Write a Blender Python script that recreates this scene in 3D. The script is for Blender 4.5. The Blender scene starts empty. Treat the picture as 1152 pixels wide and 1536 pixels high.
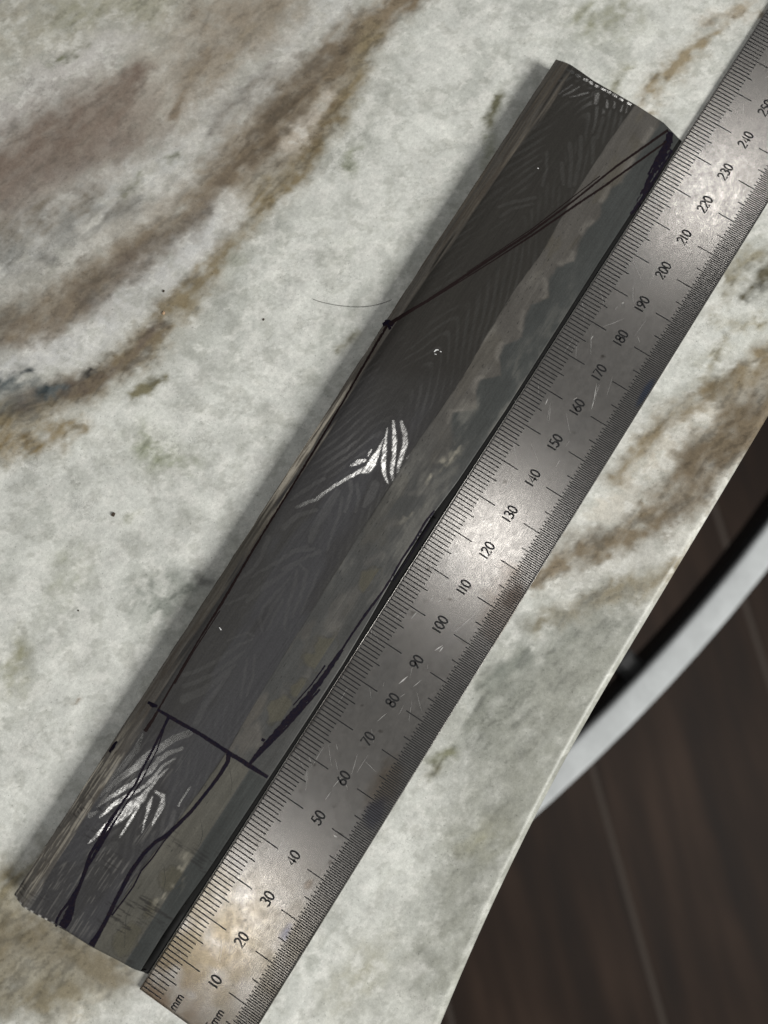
import bpy, math, random
import numpy as np
from mathutils import Matrix, Vector
random.seed(7)
S = bpy.context.scene
COL = S.collection

# ------------------------------------------------------------------ camera
# All lengths below are millimetres (u along the ruler, v across it, z up);
# MM turns them into metres. The blade of the ruler starts at u = v = 0.
MM = 0.001
CAM = np.array([96.23301465598432, -3.7171729712660646, 176.8865624867276])
RM = np.array([[0.5425323893480867, -0.8398652062918424, -0.0168831800339816],
               [-0.8334611010396309, -0.5356685596952337, -0.13565318723114708],
               [0.10488660334620861, 0.08766772161134097, -0.9906125231509775]])
FPX = 1154.0
cd = bpy.data.cameras.new('camera')
cam = bpy.data.objects.new('camera', cd); COL.objects.link(cam); S.camera = cam
cd.sensor_fit = 'HORIZONTAL'; cd.sensor_width = 36.0; cd.lens = 36.0 * FPX / 1152.0
cd.clip_start = 0.01; cd.clip_end = 50
m = Matrix.Identity(4)
for i in range(3):
    m[i][0] = RM[0, i]; m[i][1] = -RM[1, i]; m[i][2] = -RM[2, i]; m[i][3] = CAM[i] * MM
cam.matrix_world = m
cd.dof.use_dof = True; cd.dof.focus_distance = 0.176; cd.dof.aperture_fstop = 14.0

# ------------------------------------------------------------------ light
w = bpy.data.worlds.new('World'); S.world = w; w.use_nodes = True
bg = w.node_tree.nodes['Background']
bg.inputs[0].default_value = (0.97, 0.99, 0.985, 1); bg.inputs[1].default_value = 0.13

def area(name, loc, target, size, power, color, shape='DISK', size_y=None):
    l = bpy.data.lights.new(name, 'AREA'); l.shape = shape; l.size = size
    if size_y: l.size_y = size_y
    l.energy = power; l.color = color
    o = bpy.data.objects.new(name, l); COL.objects.link(o)
    o.location = loc
    o.rotation_euler = (Vector(target) - Vector(loc)).to_track_quat('-Z', 'Y').to_euler()
    return o
WARM = (1.0, 0.985, 0.955)
area('ceiling_lamp', (0.36, -0.085, 1.6), (0.36, -0.085, 0), 0.13, 1.5, WARM)
area('ceiling_lamp', (-0.64, -0.06, 1.6), (-0.64, -0.06, 0), 0.13, 2.1, WARM)
area('ceiling_lamp', (1.38, -0.095, 1.6), (1.38, -0.095, 0), 0.13, 1.9, WARM)
area('side_light', (0.16, -1.22, 0.90), (0.10, 0.02, 0), 0.6, 27.5, (1.0, 0.99, 0.95), 'RECTANGLE', 0.6)  # soft area light from the right, source unseen; throws the bar's shadow

S.view_settings.view_transform = 'Standard'; S.view_settings.look = 'None'
S.view_settings.exposure = 0.0; S.view_settings.gamma = 1.0
S.render.engine = 'CYCLES'
S.cycles.max_bounces = 6
S.cycles.sample_clamp_indirect = 3.0

# ------------------------------------------------------------------ helpers
def at(px, py, zf=0.0):
    """point of the place seen at a pixel, on height zf (number or function of u, v)"""
    d = RM.T @ np.array([(px - 576) / FPX, (py - 768) / FPX, 1.0])
    z = zf if not callable(zf) else 4.5
    for _ in range(5):
        q = CAM + d * ((z - CAM[2]) / d[2])
        if not callable(zf): break
        z = float(zf(np.array([q[0]]), np.array([-q[1]]))[0])
    return q[0], -q[1]

def crop(pts, ox, oy, k, zf):
    """pixel list (x, y, half width) measured on an enlarged view -> mm"""
    out = []
    for p in pts:
        x, y = ox + p[0] * k, oy + p[1] * k
        u, v = at(x, y, zf)
        u2, v2 = at(x + 1, y, zf)
        s = math.hypot(u2 - u, v2 - v)
        out.append((u, v, (p[2] * k * s) if len(p) > 2 else 0.3))
    return out

def _hash(ix, iy, seed):
    n = (ix.astype(np.int64) * 374761393 + iy.astype(np.int64) * 668265263 + seed * 1274126177) & 0x7fffffff
    n = ((n ^ (n >> 13)) * 1103515245) & 0x7fffffff
    n = ((n ^ (n >> 16)) * 69069) & 0x7fffffff
    return ((n >> 8) & 0xffff) / 65535.0

def noise(x, y, seed=0):
    ix = np.floor(x); iy = np.floor(y); fx = x - ix; fy = y - iy
    fx = fx * fx * fx * (fx * (fx * 6 - 15) + 10); fy = fy * fy * fy * (fy * (fy * 6 - 15) + 10)
    a = _hash(ix, iy, seed); b = _hash(ix + 1, iy, seed); c = _hash(ix, iy + 1, seed); d = _hash(ix + 1, iy + 1, seed)
    return (a + (b - a) * fx) * (1 - fy) + (c + (d - c) * fx) * fy - 0.5

def fbm(x, y, seed=0, octv=4, gain=0.5):
    r = 0; a = 1.0
    for o in range(octv):
        r = r + a * noise(x + 17.3 * o, y - 9.1 * o, seed + o * 31); x = x * 2.03; y = y * 2.03; a *= gain
    return r

def lin(c):
    c = np.array(c, float) / 255.0
    return np.where(c <= 0.04045, c / 12.92, ((c + 0.055) / 1.055) ** 2.4)

def dist_poly(U, V, pts, pad):
    """normalised distance d / half width to a polyline whose points carry half widths"""
    D = np.full(U.shape, 9.0)
    for (u0, v0, w0), (u1, v1, w1) in zip(pts[:-1], pts[1:]):
        R = pad * max(w0, w1)
        mk = (U > min(u0, u1) - R) & (U < max(u0, u1) + R) & (V > min(v0, v1) - R) & (V < max(v0, v1) + R)
        if not mk.any(): continue
        x = U[mk]; y = V[mk]; du = u1 - u0; dv = v1 - v0
        t = np.clip(((x - u0) * du + (y - v0) * dv) / (du * du + dv * dv + 1e-9), 0, 1)
        d = np.hypot(x - u0 - t * du, y - v0 - t * dv) / (w0 + (w1 - w0) * t + 1e-6)
        D[mk] = np.minimum(D[mk], d)
    return D

def smooth(a, b, x):
    t = np.clip((x - a) / (b - a), 0, 1); return t * t * (3 - 2 * t)

def grid_mesh(name, X, Y, Z, close=None, flare=None):
    """quad sheet from 2-D arrays (mm); close = height: side walls down to it and a bottom"""
    n, k = X.shape
    co = np.stack([X, -Y, Z], -1).reshape(-1, 3) * MM
    idx = np.arange(n * k).reshape(n, k)
    q = np.stack([idx[:-1, :-1], idx[1:, :-1], idx[1:, 1:], idx[:-1, 1:]], -1).reshape(-1, 4)
    if close is not None:
        ring = np.concatenate([idx[:, 0], idx[-1, 1:], idx[::-1, -1][1:], idx[0, ::-1][1:-1]])
        low = co[ring].copy(); low[:, 2] = close * MM
        if flare is not None:
            vv = -low[:, 1] / MM; low[:, 1] = np.where(vv > -6, np.maximum(vv, flare + 0 * vv) * -MM, low[:, 1])
        b = len(co); co = np.concatenate([co, low]); m_ = len(ring)
        r2 = b + np.arange(m_)
        side = np.stack([ring, r2, np.roll(r2, -1), np.roll(ring, -1)], -1)
        side = side[:, ::-1]
        q = np.concatenate([q, side])
    me = bpy.data.meshes.new(name)
    me.vertices.add(len(co)); me.vertices.foreach_set('co', co.astype(np.float32).ravel())
    me.loops.add(q.size); me.loops.foreach_set('vertex_index', q.astype(np.int32).ravel())
    me.polygons.add(len(q)); me.polygons.foreach_set('loop_start', np.arange(0, q.size, 4, dtype=np.int32))
    me.update(calc_edges=True)
    if flare is not None:
        mi = np.zeros(len(q), np.int32); mi[-m_:] = 1; me.polygons.foreach_set('material_index', mi)
    # make the sheet face up
    if me.polygons[0].normal.z < 0: me.flip_normals()
    me.polygons.foreach_set('use_smooth', np.ones(len(me.polygons), dtype=bool))
    return me

def colattr(me, name, rgb):
    n = len(me.vertices); a = me.attributes.new(name, 'FLOAT_COLOR', 'POINT')
    c = np.ones((n, 4), np.float32); f = rgb.reshape(-1, 3); c[:len(f), :3] = f; c[len(f):, :3] = f.mean(0)
    a.data.foreach_set('color', c.ravel())

def fltattr(me, name, val):
    n = len(me.vertices); a = me.attributes.new(name, 'FLOAT', 'POINT')
    c = np.zeros(n, np.float32); f = val.ravel(); c[:len(f)] = f; a.data.foreach_set('value', c)

def obj(name, me, mat, parent=None, **props):
    o = bpy.data.objects.new(name, me); COL.objects.link(o)
    if mat and not me.materials: me.materials.append(mat)
    if parent: o.parent = parent; o.matrix_parent_inverse = parent.matrix_world.inverted()
    for k, v in props.items(): o[k] = v
    return o

def thing(name, u, v, z, label, cat, group=None):
    o = bpy.data.objects.new(name, None); COL.objects.link(o); o.location = (u * MM, -v * MM, z * MM)
    o.empty_display_size = 0.01; o['label'] = label; o['category'] = cat
    if group: o['group'] = group
    bpy.context.view_layer.update()
    return o

class Strips:
    """flat ribbons laid on a surface, joined into one mesh"""
    def __init__(s): s.v = []; s.f = []
    def quad(s, a, b, c, d):
        i = len(s.v); s.v += [a, b, c, d]; s.f.append((i, i + 1, i + 2, i + 3))
    def line(s, pts, wd, zf, lift, closed=False, sub=0.0, rough=0.0, seed=0):
        P = [np.array(p[:2], float) for p in pts]
        W = [(p[2] if len(p) > 2 and wd is None else wd / 2) for p in pts]
        if sub:
            Q = []; V = []
            for (a, b), (x, y) in zip(zip(P[:-1], P[1:]), zip(W[:-1], W[1:])):
                n = max(1, int(np.hypot(*(b - a)) / sub))
                for i in range(n): Q.append(a + (b - a) * i / n); V.append(x + (y - x) * i / n)
            Q.append(P[-1]); V.append(W[-1]); P, W = Q, V
        rr = random.Random(seed); n = len(P); base = len(s.v)
        for i in range(n):
            a = P[i - 1] if (i or closed) else P[i]; b = P[(i + 1) % n] if (i < n - 1 or closed) else P[i]
            t = b - a; t = t / (np.hypot(*t) + 1e-9); nn = np.array([-t[1], t[0]])
            for sd in (1, 0, -1):
                q = P[i] + nn * sd * W[i] * (1 + rough * (rr.random() - .5))
                z = zf if not callable(zf) else float(zf(np.array([q[0]]), np.array([q[1]]))[0])
                s.v.append((q[0], q[1], z + lift))
        for i in range(n if closed else n - 1):
            j = (i + 1) % n
            for k in (0, 1): s.f.append((base + 3 * i + k, base + 3 * j + k, base + 3 * j + k + 1, base + 3 * i + k + 1))
    def mesh(s, name):
        me = bpy.data.meshes.new(name)
        me.from_pydata([(x * MM, -y * MM, z * MM) for x, y, z in s.v], [], s.f); me.update()
        up = sum(p.normal.z * p.area for p in me.polygons)
        if up < 0: me.flip_normals()
        return me

def mat(name):
    mt = bpy.data.materials.new(name); mt.use_nodes = True
    nt = mt.node_tree; return mt, nt, nt.nodes['Principled BSDF']
def N(nt, t, **kw):
    n = nt.nodes.new(t)
    for k, v in kw.items():
        if k.startswith('i_'): n.inputs[k[2:].replace('_', ' ')].default_value = v
        else: setattr(n, k, v)
    return n
def noise_node(nt, scale, stretch=(1, 1, 1), detail=3.0, rough=0.55):
    tc = N(nt, 'ShaderNodeNewGeometry')
    mp = N(nt, 'ShaderNodeMapping'); mp.inputs['Scale'].default_value = stretch
    nt.links.new(tc.outputs['Position'], mp.inputs[0])
    n = N(nt, 'ShaderNodeTexNoise', i_Scale=scale, i_Detail=detail, i_Roughness=rough)
    nt.links.new(mp.outputs[0], n.inputs['Vector']); return n.outputs['Fac']
def ramp(nt, src, lo, hi, a=0.0, b=1.0):
    r = N(nt, 'ShaderNodeMapRange'); r.inputs['From Min'].default_value = lo; r.inputs['From Max'].default_value = hi
    r.inputs['To Min'].default_value = a; r.inputs['To Max'].default_value = b
    nt.links.new(src, r.inputs['Value']); return r.outputs[0]
def mul(nt, col, fac):
    x = N(nt, 'ShaderNodeVectorMath', operation='MULTIPLY')
    nt.links.new(col, x.inputs[0]); nt.links.new(fac, x.inputs[1]); return x.outputs[0]
def math_(nt, op, a, b):
    x = N(nt, 'ShaderNodeMath', operation=op)
    for i, q in enumerate((a, b)):
        if isinstance(q, (int, float)): x.inputs[i].default_value = q
        else: nt.links.new(q, x.inputs[i])
    return x.outputs[0]
def bump(nt, bsdf, h, dist, strength=1.0):
    b = N(nt, 'ShaderNodeBump', i_Strength=strength, i_Distance=dist)
    nt.links.new(h, b.inputs['Height']); nt.links.new(b.outputs[0], bsdf.inputs['Normal'])
def attr(nt, name):
    return N(nt, 'ShaderNodeAttribute', attribute_name=name)

# ------------------------------------------------------------------ floor far below
FLOOR_Z = -880.0
def fl(px, py): return at(px, py, FLOOR_Z)
mt_plank, nt, b = mat('dark_wood')
oi = N(nt, 'ShaderNodeObjectInfo')
tc = N(nt, 'ShaderNodeTexCoord'); mp = N(nt, 'ShaderNodeMapping'); mp.inputs['Scale'].default_value = (3.0, 30, 1)
nt.links.new(tc.outputs['Object'], mp.inputs[0])
ns = N(nt, 'ShaderNodeTexNoise', i_Scale=1.0, i_Detail=5.0); nt.links.new(mp.outputs[0], ns.inputs['Vector'])
mp2 = N(nt, 'ShaderNodeMapping'); mp2.inputs['Scale'].default_value = (3.0, 9, 1); nt.links.new(tc.outputs['Object'], mp2.inputs[0])
ns2 = N(nt, 'ShaderNodeTexNoise', i_Scale=1.0, i_Detail=3.0); nt.links.new(mp2.outputs[0], ns2.inputs['Vector'])
cr = N(nt, 'ShaderNodeValToRGB'); nt.links.new(math_(nt, 'ADD', math_(nt, 'MULTIPLY', ns.outputs[0], .5), math_(nt, 'MULTIPLY', ns2.outputs[0], .5)), cr.inputs[0])
cr.color_ramp.elements[0].position = .36; cr.color_ramp.elements[0].color = (.016, .012, .0105, 1)
cr.color_ramp.elements[1].position = .64; cr.color_ramp.elements[1].color = (.046, .029, .021, 1)
e = cr.color_ramp.elements.new(.5); e.color = (.028, .018, .0135, 1)
nt.links.new(cr.outputs[0], b.inputs['Base Color']); b.inputs['Roughness'].default_value = .6; b.inputs['Specular IOR Level'].default_value = .12
mt_gap, nt, b = mat('plank_joint'); b.inputs['Base Color'].default_value = (.060, .047, .039, 1); b.inputs['Roughness'].default_value = .9

p0 = np.array(fl(890, 1160)); p1 = np.array(fl(995, 1536)); p2 = np.array(fl(1130, 950))
ax = (p1 - p0) / np.hypot(*(p1 - p0)); pr = np.array([-ax[1], ax[0]])
pitch = abs((p2 - p0) @ pr); sgn = np.sign((p2 - p0) @ pr)
floor = obj('floor', None, None); bpy.data.objects.remove(floor)
fx = Strips(); c0 = p0 + pr * sgn * pitch * 1
for a_, b_ in ((-1, -1),): pass
L = 2200; ww = pitch * 7
cs = [c0 + ax * x + pr * y for x, y in ((-L, -ww), (L, -ww), (L, ww), (-L, ww))]
fx.quad(*[(c[0], c[1], FLOOR_Z + 3) for c in cs])
floor = obj('floor', fx.mesh('floor'), mt_gap, kind='structure')
floor['label'] = 'dark brown wood plank floor far below the counter, out of focus'
import bmesh
def box_mesh(name, lx, ly, lz, bev=0.0, seg=1):
    bm = bmesh.new(); bmesh.ops.create_cube(bm, size=1.0)
    for v in bm.verts: v.co = Vector((v.co.x * lx * MM, v.co.y * ly * MM, v.co.z * lz * MM))
    if bev: bmesh.ops.bevel(bm, geom=bm.edges[:], offset=bev * MM, segments=seg, affect='EDGES')
    me = bpy.data.meshes.new(name); bm.to_mesh(me); bm.free(); return me
pk = box_mesh('plank', 3600, pitch - 5, 12, 2, 1)
ang = math.atan2(-ax[1], ax[0])
bpy.context.view_layer.update()
for row in range(-4, 5):
    if True:
        q = p0 + pr * sgn * pitch * (row + .5) + ax * (row * 137)
        o = obj('plank', pk, mt_plank, floor)
        o.location = (q[0] * MM, -q[1] * MM, (FLOOR_Z - 6 + 4) * MM); o.rotation_euler = (0, 0, ang)

# ------------------------------------------------------------------ granite counter
def v_edge(u):
    return 51.9 + np.where(u < 112, ((112 - u) / 82.0) ** 2 * 6.2, 0.0)
us = np.concatenate([np.linspace(-260, -62, 40), np.arange(-60, 300, .55), np.linspace(302, 480, 36)])
ts = np.concatenate([np.arange(2.1, 235, .55), np.linspace(237, 420, 40)])[::-1]   # distance in from the edge
R = 2.2
prof = [(R - R * math.sin(a), -R + R * math.cos(a)) for a in np.linspace(0.12, math.pi / 2, 9)]
tt = np.concatenate([ts, [p[0] for p in prof], [0, 0.0]])
zz = np.concatenate([np.zeros(len(ts)), [p[1] for p in prof], [-12, -30]])
U, T = np.meshgrid(us, tt, indexing='ij'); Zc = np.broadcast_to(zz, U.shape).copy()
V = v_edge(U) - T
# stone colours: veins are strokes with soft edges in a noise-warped plane
Vq = V + np.where(Zc < -1.7, -Zc, 0)           # let the pattern run down the edge face
wu = fbm(U / 18, Vq / 18, 3, 3) * 6 + fbm(U / 3.2, Vq / 3.2, 9, 4) * 2.4
wv = fbm(U / 18, Vq / 18, 5, 3) * 6 + fbm(U / 3.2, Vq / 3.2, 13, 4) * 2.4
PU = U + wu * .55 + 1.5 * fbm(U / 1.6, Vq / 1.6, 211, 3); PV = Vq + wv * .55 + 1.5 * fbm(U / 1.6, Vq / 1.6, 213, 3)
stone = np.broadcast_to(lin((211, 212, 206)), U.shape + (3,)).copy()
G1 = fbm(PU / 22, PV / 9, 21, 4); G2 = fbm(PU / 7, PV / 7, 33, 4)
def blend(c, cov):
    global stone
    stone = stone * (1 - cov[..., None]) + lin(c) * cov[..., None]
blend((165, 168, 160), np.clip(smooth(.0, .6, G1) * .42, 0, 1))
blend((150, 152, 142), np.clip(smooth(.1, .6, G2) * .32, 0, 1))
SA = U * .975 + Vq * .22 + 2.5 * fbm(U / 12, Vq / 12, 221, 3); SB = -U * .22 + Vq * .975 + 2.5 * fbm(U / 12, Vq / 12, 223, 3)
def vein(pts, c, alpha=.9, pow_=2.0, brk=.35, seed=1):
    P = [(a, b_, w_ * (1.12 if w_ > 2 else 1.0)) for a, b_, w_ in crop(pts, 0, 0, 1, 0.0)]
    c = np.array(c, float); c = c.mean() + (c - c.mean()) * .95
    d = dist_poly(PU, PV, P, 2.4)
    cov = alpha * np.exp(-((d * .86) ** min(pow_, 2.1))) * (d < 2.4)
    nz = .55 * fbm(SA / 9.0, SB / 1.6, 50 + seed, 4) + .6 * fbm(U / 3.0, Vq / 3.0, 250 + seed, 4)
    cov = np.clip(cov * (1 + brk * nz * 2.8), 0, 1)
    blend(c, cov)
# upper left: beige ground
vein([(0, 20, 130), (150, 10, 120), (330, 20, 110), (440, 30, 60)], (170, 165, 150), .75, 2, .2)
vein([(230, 230, 90), (300, 120, 80), (380, 40, 60)], (166, 156, 144), .8, 2, .2, 2)
vein([(0, 300, 90), (80, 240, 80), (150, 190, 60)], (158, 147, 138), .7, 2, .2, 3)
vein([(-10, 195, 26), (60, 140, 28), (120, 90, 28), (175, 45, 24)], (205, 202, 198), .95, 2, .2, 4)
vein([(-20, 275, 48), (70, 238, 58), (130, 200, 56), (172, 165, 34), (203, 105, 13)], (116, 99, 88), .97, 2.4, .22, 5)
vein([(-10, 330, 34), (70, 285, 32), (130, 258, 24), (180, 215, 16)], (122, 105, 95), .8, 2, .5, 6)
vein([(100, 20, 30), (230, 8, 24)], (162, 160, 140), .8, 2, .3, 7)
vein([(258, 178, 7), (285, 118, 9), (318, 75, 9)], (118, 100, 78), .8, 2, .6, 8)
vein([(90, 95, 8), (130, 62, 6)], (120, 122, 98), .6, 2, .8, 9)
vein([(300, 110, 22), (370, 60, 22), (430, 10, 16)], (150, 135, 112), .65, 2, .5, 10)
vein([(310, 30, 20), (440, -10, 20)], (150, 135, 115), .6, 2, .5, 11)
# grey white diagonal
vein([(-20, 400, 40), (60, 350, 40), (150, 300, 32), (260, 245, 30), (330, 190, 30), (400, 120, 30), (470, 50, 30), (520, 0, 25)], (203, 205, 203), .9, 2.5, .2, 12)
vein([(0, 345, 22), (70, 320, 18), (140, 300, 14)], (112, 104, 92), .7, 2, .9, 13)
vein([(-10, 385, 30), (60, 370, 28), (120, 335, 22), (200, 300, 16)], (140, 142, 140), .75, 2, .7, 14)
vein([(185, 285, 7), (235, 248, 7), (262, 236, 5)], (128, 132, 116), .7, 2, .7, 15)
vein([(320, 200, 10), (350, 165, 12), (400, 100, 10)], (148, 148, 146), .75, 2, .7, 16)
# main brown band and its branch
vein([(660, -30, 22), (600, 10, 20), (540, 60, 30), (470, 120, 40), (420, 180, 40), (370, 240, 42), (320, 310, 34), (240, 370, 38), (150, 430, 40), (60, 485, 36), (-30, 510, 40)], (132, 117, 96), .95, 2.6, .25, 17)
vein([(520, 70, 14), (440, 150, 22), (390, 220, 26), (345, 270, 20)], (97, 83, 66), .7, 2, .6, 18)
vein([(330, 310, 14), (250, 365, 22), (170, 420, 24), (90, 470, 26), (0, 505, 26)], (106, 94, 80), .75, 2, .45, 19)
vein([(200, 395, 18), (130, 450, 16)], (92, 78, 66), .5, 2, .7, 20)
vein([(560, 60, 16), (520, 130, 18), (470, 210, 22), (430, 265, 18), (390, 310, 14), (340, 375, 18), (290, 440, 26), (230, 510, 26), (150, 565, 24), (60, 600, 24), (-20, 640, 30)], (134, 120, 92), .92, 2.4, .3, 21)
vein([(500, 165, 10), (470, 200, 10), (440, 250, 10)], (108, 92, 66), .6, 2, .6, 22)
vein([(250, 490, 10), (190, 540, 16), (110, 575, 16), (30, 600, 18)], (104, 92, 82), .75, 2, .4, 23)
vein([(-10, 680, 16), (60, 655, 18), (120, 635, 12)], (140, 122, 88), .85, 2, .4, 24)
vein([(490, 145, 8), (455, 190, 11), (425, 228, 9)], (196, 186, 172), .9, 2, .3, 25)
vein([(350, 320, 16), (300, 370, 20), (230, 430, 22), (160, 480, 22), (100, 520, 20), (0, 550, 18)], (206, 206, 204), .95, 2.2, .2, 26)
vein([(350, 310, 14), (340, 345, 10)], (200, 196, 188), .8, 2, .3, 261)
vein([(-10, 585, 22), (40, 580, 16), (80, 585, 12)], (92, 100, 102), .85, 2, .6, 27)
vein([(10, 558, 6), (38, 556, 5)], (58, 66, 70), .9, 2, .9, 28)
vein([(60, 590, 7), (66, 580, 6)], (52, 62, 66), .9, 2, .6, 29)
vein([(116, 560, 6), (136, 551, 4)], (62, 60, 58), .85, 2, .8, 30)
vein([(-10, 615, 16), (40, 608, 14)], (110, 108, 100), .7, 2, .6, 31)
# white field greenish touches
vein([(205, 598, 7), (230, 580, 10), (250, 570, 7)], (128, 122, 96), .8, 2, .6, 32)
vein([(215, 660, 22), (245, 685, 22), (280, 690, 16)], (158, 162, 140), .7, 2, .6, 33)
vein([(185, 788, 6), (196, 772, 6)], (146, 148, 128), .8, 2, .5, 34)
vein([(95, 850, 20), (85, 900, 16), (130, 830, 14)], (166, 168, 152), .6, 2, .6, 35)
vein([(215, 900, 26), (240, 930, 30), (270, 890, 26)], (150, 154, 146), .7, 2, .6, 36)
vein([(300, 865, 14), (310, 895, 10)], (136, 136, 132), .6, 2, .8, 37)
vein([(10, 1010, 22), (20, 970, 14)], (150, 148, 120), .7, 2, .5, 38)
vein([(115, 1042, 4), (118, 1040, 4)], (128, 105, 80), .8, 2, .5, 39)
vein([(520, 255, 8), (532, 225, 6)], (140, 144, 120), .7, 2, .6, 40)
vein([(360, 400, 12), (368, 396, 8)], (160, 162, 146), .6, 2, .6, 41)
vein([(500, 390, 16), (515, 375, 14)], (166, 168, 156), .6, 2, .6, 411)
vein([(520, 520, 8), (540, 500, 8)], (150, 146, 124), .45, 2, .6, 412)
# lower left brown
vein([(-30, 1420, 56), (40, 1405, 46), (100, 1430, 40), (170, 1465, 28)], (128, 118, 97), .97, 2, .12, 42)
vein([(-20, 1490, 46), (50, 1490, 44), (110, 1500, 34)], (134, 125, 103), .9, 2, .2, 43)
vein([(0, 1340, 30), (40, 1300, 18), (70, 1270, 14)], (148, 138, 112), .7, 2, .5, 44)
vein([(115, 1530, 14), (130, 1500, 10)], (200, 194, 178), .8, 2, .5, 45)
# top right
vein([(735, 185, 10), (745, 150, 10)], (112, 110, 88), .8, 2, .6, 46)
vein([(725, 250, 10), (735, 210, 8)], (150, 152, 132), .6, 2, .6, 47)
vein([(890, 35, 24), (940, 20, 22), (860, 30, 14)], (150, 150, 128), .65, 2, .7, 48)
vein([(965, 165, 12), (985, 110, 18), (1030, 80, 16), (1075, 45, 12)], (150, 136, 110), .75, 2, .5, 49)
vein([(1050, 25, 12), (1130, 10, 14)], (166, 154, 134), .7, 2, .5, 50)
vein([(915, 130, 9), (935, 90, 9)], (150, 148, 126), .55, 2, .7, 51)
# right of the ruler
vein([(1120, 440, 16), (1150, 425, 20), (1180, 400, 20)], (86, 80, 58), .85, 2, .6, 52)
vein([(1075, 470, 12), (1110, 400, 14), (1150, 385, 14)], (150, 144, 124), .7, 2, .7, 53)
vein([(1050, 560, 14), (1085, 500, 12), (1140, 480, 10)], (150, 142, 116), .6, 2, .8, 54)
vein([(1200, 500, 20), (1140, 545, 18), (1100, 575, 16), (1060, 600, 20), (1010, 640, 28), (960, 690, 22), (925, 720, 16)], (138, 124, 98), .9, 2.2, .3, 55)
vein([(1060, 590, 9), (1100, 560, 8)], (110, 96, 70), .6, 2, .5, 56)
vein([(1210, 560, 34), (1140, 610, 38), (1095, 650, 40), (1050, 700, 38), (1020, 745, 34), (960, 785, 28), (900, 820, 26), (850, 848, 24), (815, 875, 16)], (128, 114, 92), .95, 2.6, .25, 57)
vein([(1130, 625, 22), (1085, 670, 24), (1040, 730, 20), (1000, 780, 16)], (108, 95, 77), .7, 2, .4, 58)
vein([(1035, 825, 14), (990, 860, 18), (930, 890, 18), (880, 915, 18), (835, 930, 14)], (146, 132, 104), .9, 2, .35, 59)
vein([(1060, 620, 12), (1000, 690, 14), (950, 725, 14), (890, 775, 14)], (205, 200, 188), .85, 2, .3, 60)
vein([(1020, 800, 10), (960, 835, 12), (900, 860, 12), (840, 895, 14)], (206, 204, 196), .85, 2, .3, 61)
vein([(800, 950, 10), (830, 925, 8)], (130, 118, 92), .6, 2, .6, 62)
vein([(900, 960, 50), (840, 1000, 60), (770, 1040, 60), (740, 1090, 50)], (140, 142, 133), .85, 2, .45, 63)
vein([(740, 1020, 18), (790, 990, 12), (760, 1030, 10)], (126, 130, 122), .55, 2, 1.0, 64)
vein([(880, 1010, 50), (820, 1120, 60), (760, 1230, 60), (700, 1340, 50), (650, 1460, 50)], (156, 157, 148), .85, 2, .45, 65)
vein([(660, 1130, 16), (680, 1120, 12)], (134, 134, 110), .8, 2, .6, 66)
vein([(642, 1152, 8), (655, 1145, 6)], (112, 108, 84), .8, 2, .6, 67)
vein([(560, 1440, 30), (520, 1500, 30)], (176, 174, 158), .6, 2, .5, 68)
vein([(740, 1250, 24), (700, 1275, 20)], (156, 154, 132), .6, 2, .6, 69)
blend((226, 225, 219), smooth(.06, .30, fbm(PU / 2.4, PV / 2.4, 231, 5, .62)) * .50 * smooth(.26, .52, stone.mean(-1)))
blend((168, 169, 160), smooth(.10, .34, fbm(PU / 3.0, PV / 3.0, 233, 5, .62)) * .42 * smooth(.22, .5, stone.mean(-1)))
stone = stone * (1 - .30 * smooth(.10, .34, fbm(SA / 4.0, SB / 1.1, 235, 5, .6)) * smooth(.50, .28, stone.mean(-1)))[..., None]
stone = stone * .93 + .07 * stone.mean(-1, keepdims=True) * np.array((1, 1, .98))
vein([(985, 900, 50), (860, 1080, 70), (760, 1240, 70), (680, 1400, 60), (640, 1560, 60)], (146, 146, 136), .42, 2, .3, 70)  # greyer stone at right, also painted over to dim the bright edge
vein([(-20, 380, 110), (150, 280, 110), (300, 130, 100), (420, 20, 80)], (158, 150, 138), .35, 2, .3, 71)
stone *= (1 + .12 * fbm(U / 1.3, Vq / 1.5, 71, 4) + .16 * fbm(U / 5.5, Vq / 5.5, 77, 4) + .10 * fbm(SA / 14, SB / 3.5, 79, 4))[..., None]
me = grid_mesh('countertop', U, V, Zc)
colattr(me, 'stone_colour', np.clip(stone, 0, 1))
mt_stone, nt, b = mat('granite')
a_ = attr(nt, 'stone_colour')
n1 = ramp(nt, noise_node(nt, 1100, detail=5, rough=.65), .3, .7, .85, 1.11)
n2 = ramp(nt, noise_node(nt, 3200, detail=2), .3, .7, .92, 1.07)
wn = noise_node(nt, 170, (1, 1, 1), 6, .62)
rid = ramp(nt, math_(nt, 'ABSOLUTE', math_(nt, 'SUBTRACT', wn, .5), 0), 0, .012, 1, 0)
msk = ramp(nt, noise_node(nt, 45, (1, 1, 1), 3), .5, .64, 0, .26)
fr = math_(nt, 'SUBTRACT', 1.0, math_(nt, 'MULTIPLY', rid, msk))
wf = ramp(nt, noise_node(nt, 1700, (1, 1, 1), 2, .5), .62, .72, 1.0, 1.12)
sp = ramp(nt, noise_node(nt, 1500, (1, 1, 1), 1.0), .70, .74, 1.0, .72)
cb = N(nt, 'ShaderNodeCombineXYZ')
f_ = math_(nt, 'MULTIPLY', math_(nt, 'MULTIPLY', math_(nt, 'MULTIPLY', n1, n2), sp), math_(nt, 'MULTIPLY', fr, wf))
for i in range(3): nt.links.new(f_, cb.inputs[i])
nt.links.new(mul(nt, a_.outputs['Color'], cb.outputs[0]), b.inputs['Base Color'])
b.inputs['Roughness'].default_value = .32; b.inputs['Specular IOR Level'].default_value = .22
bump(nt, b, noise_node(nt, 1400, detail=2), 0.00002, .6)
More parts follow.
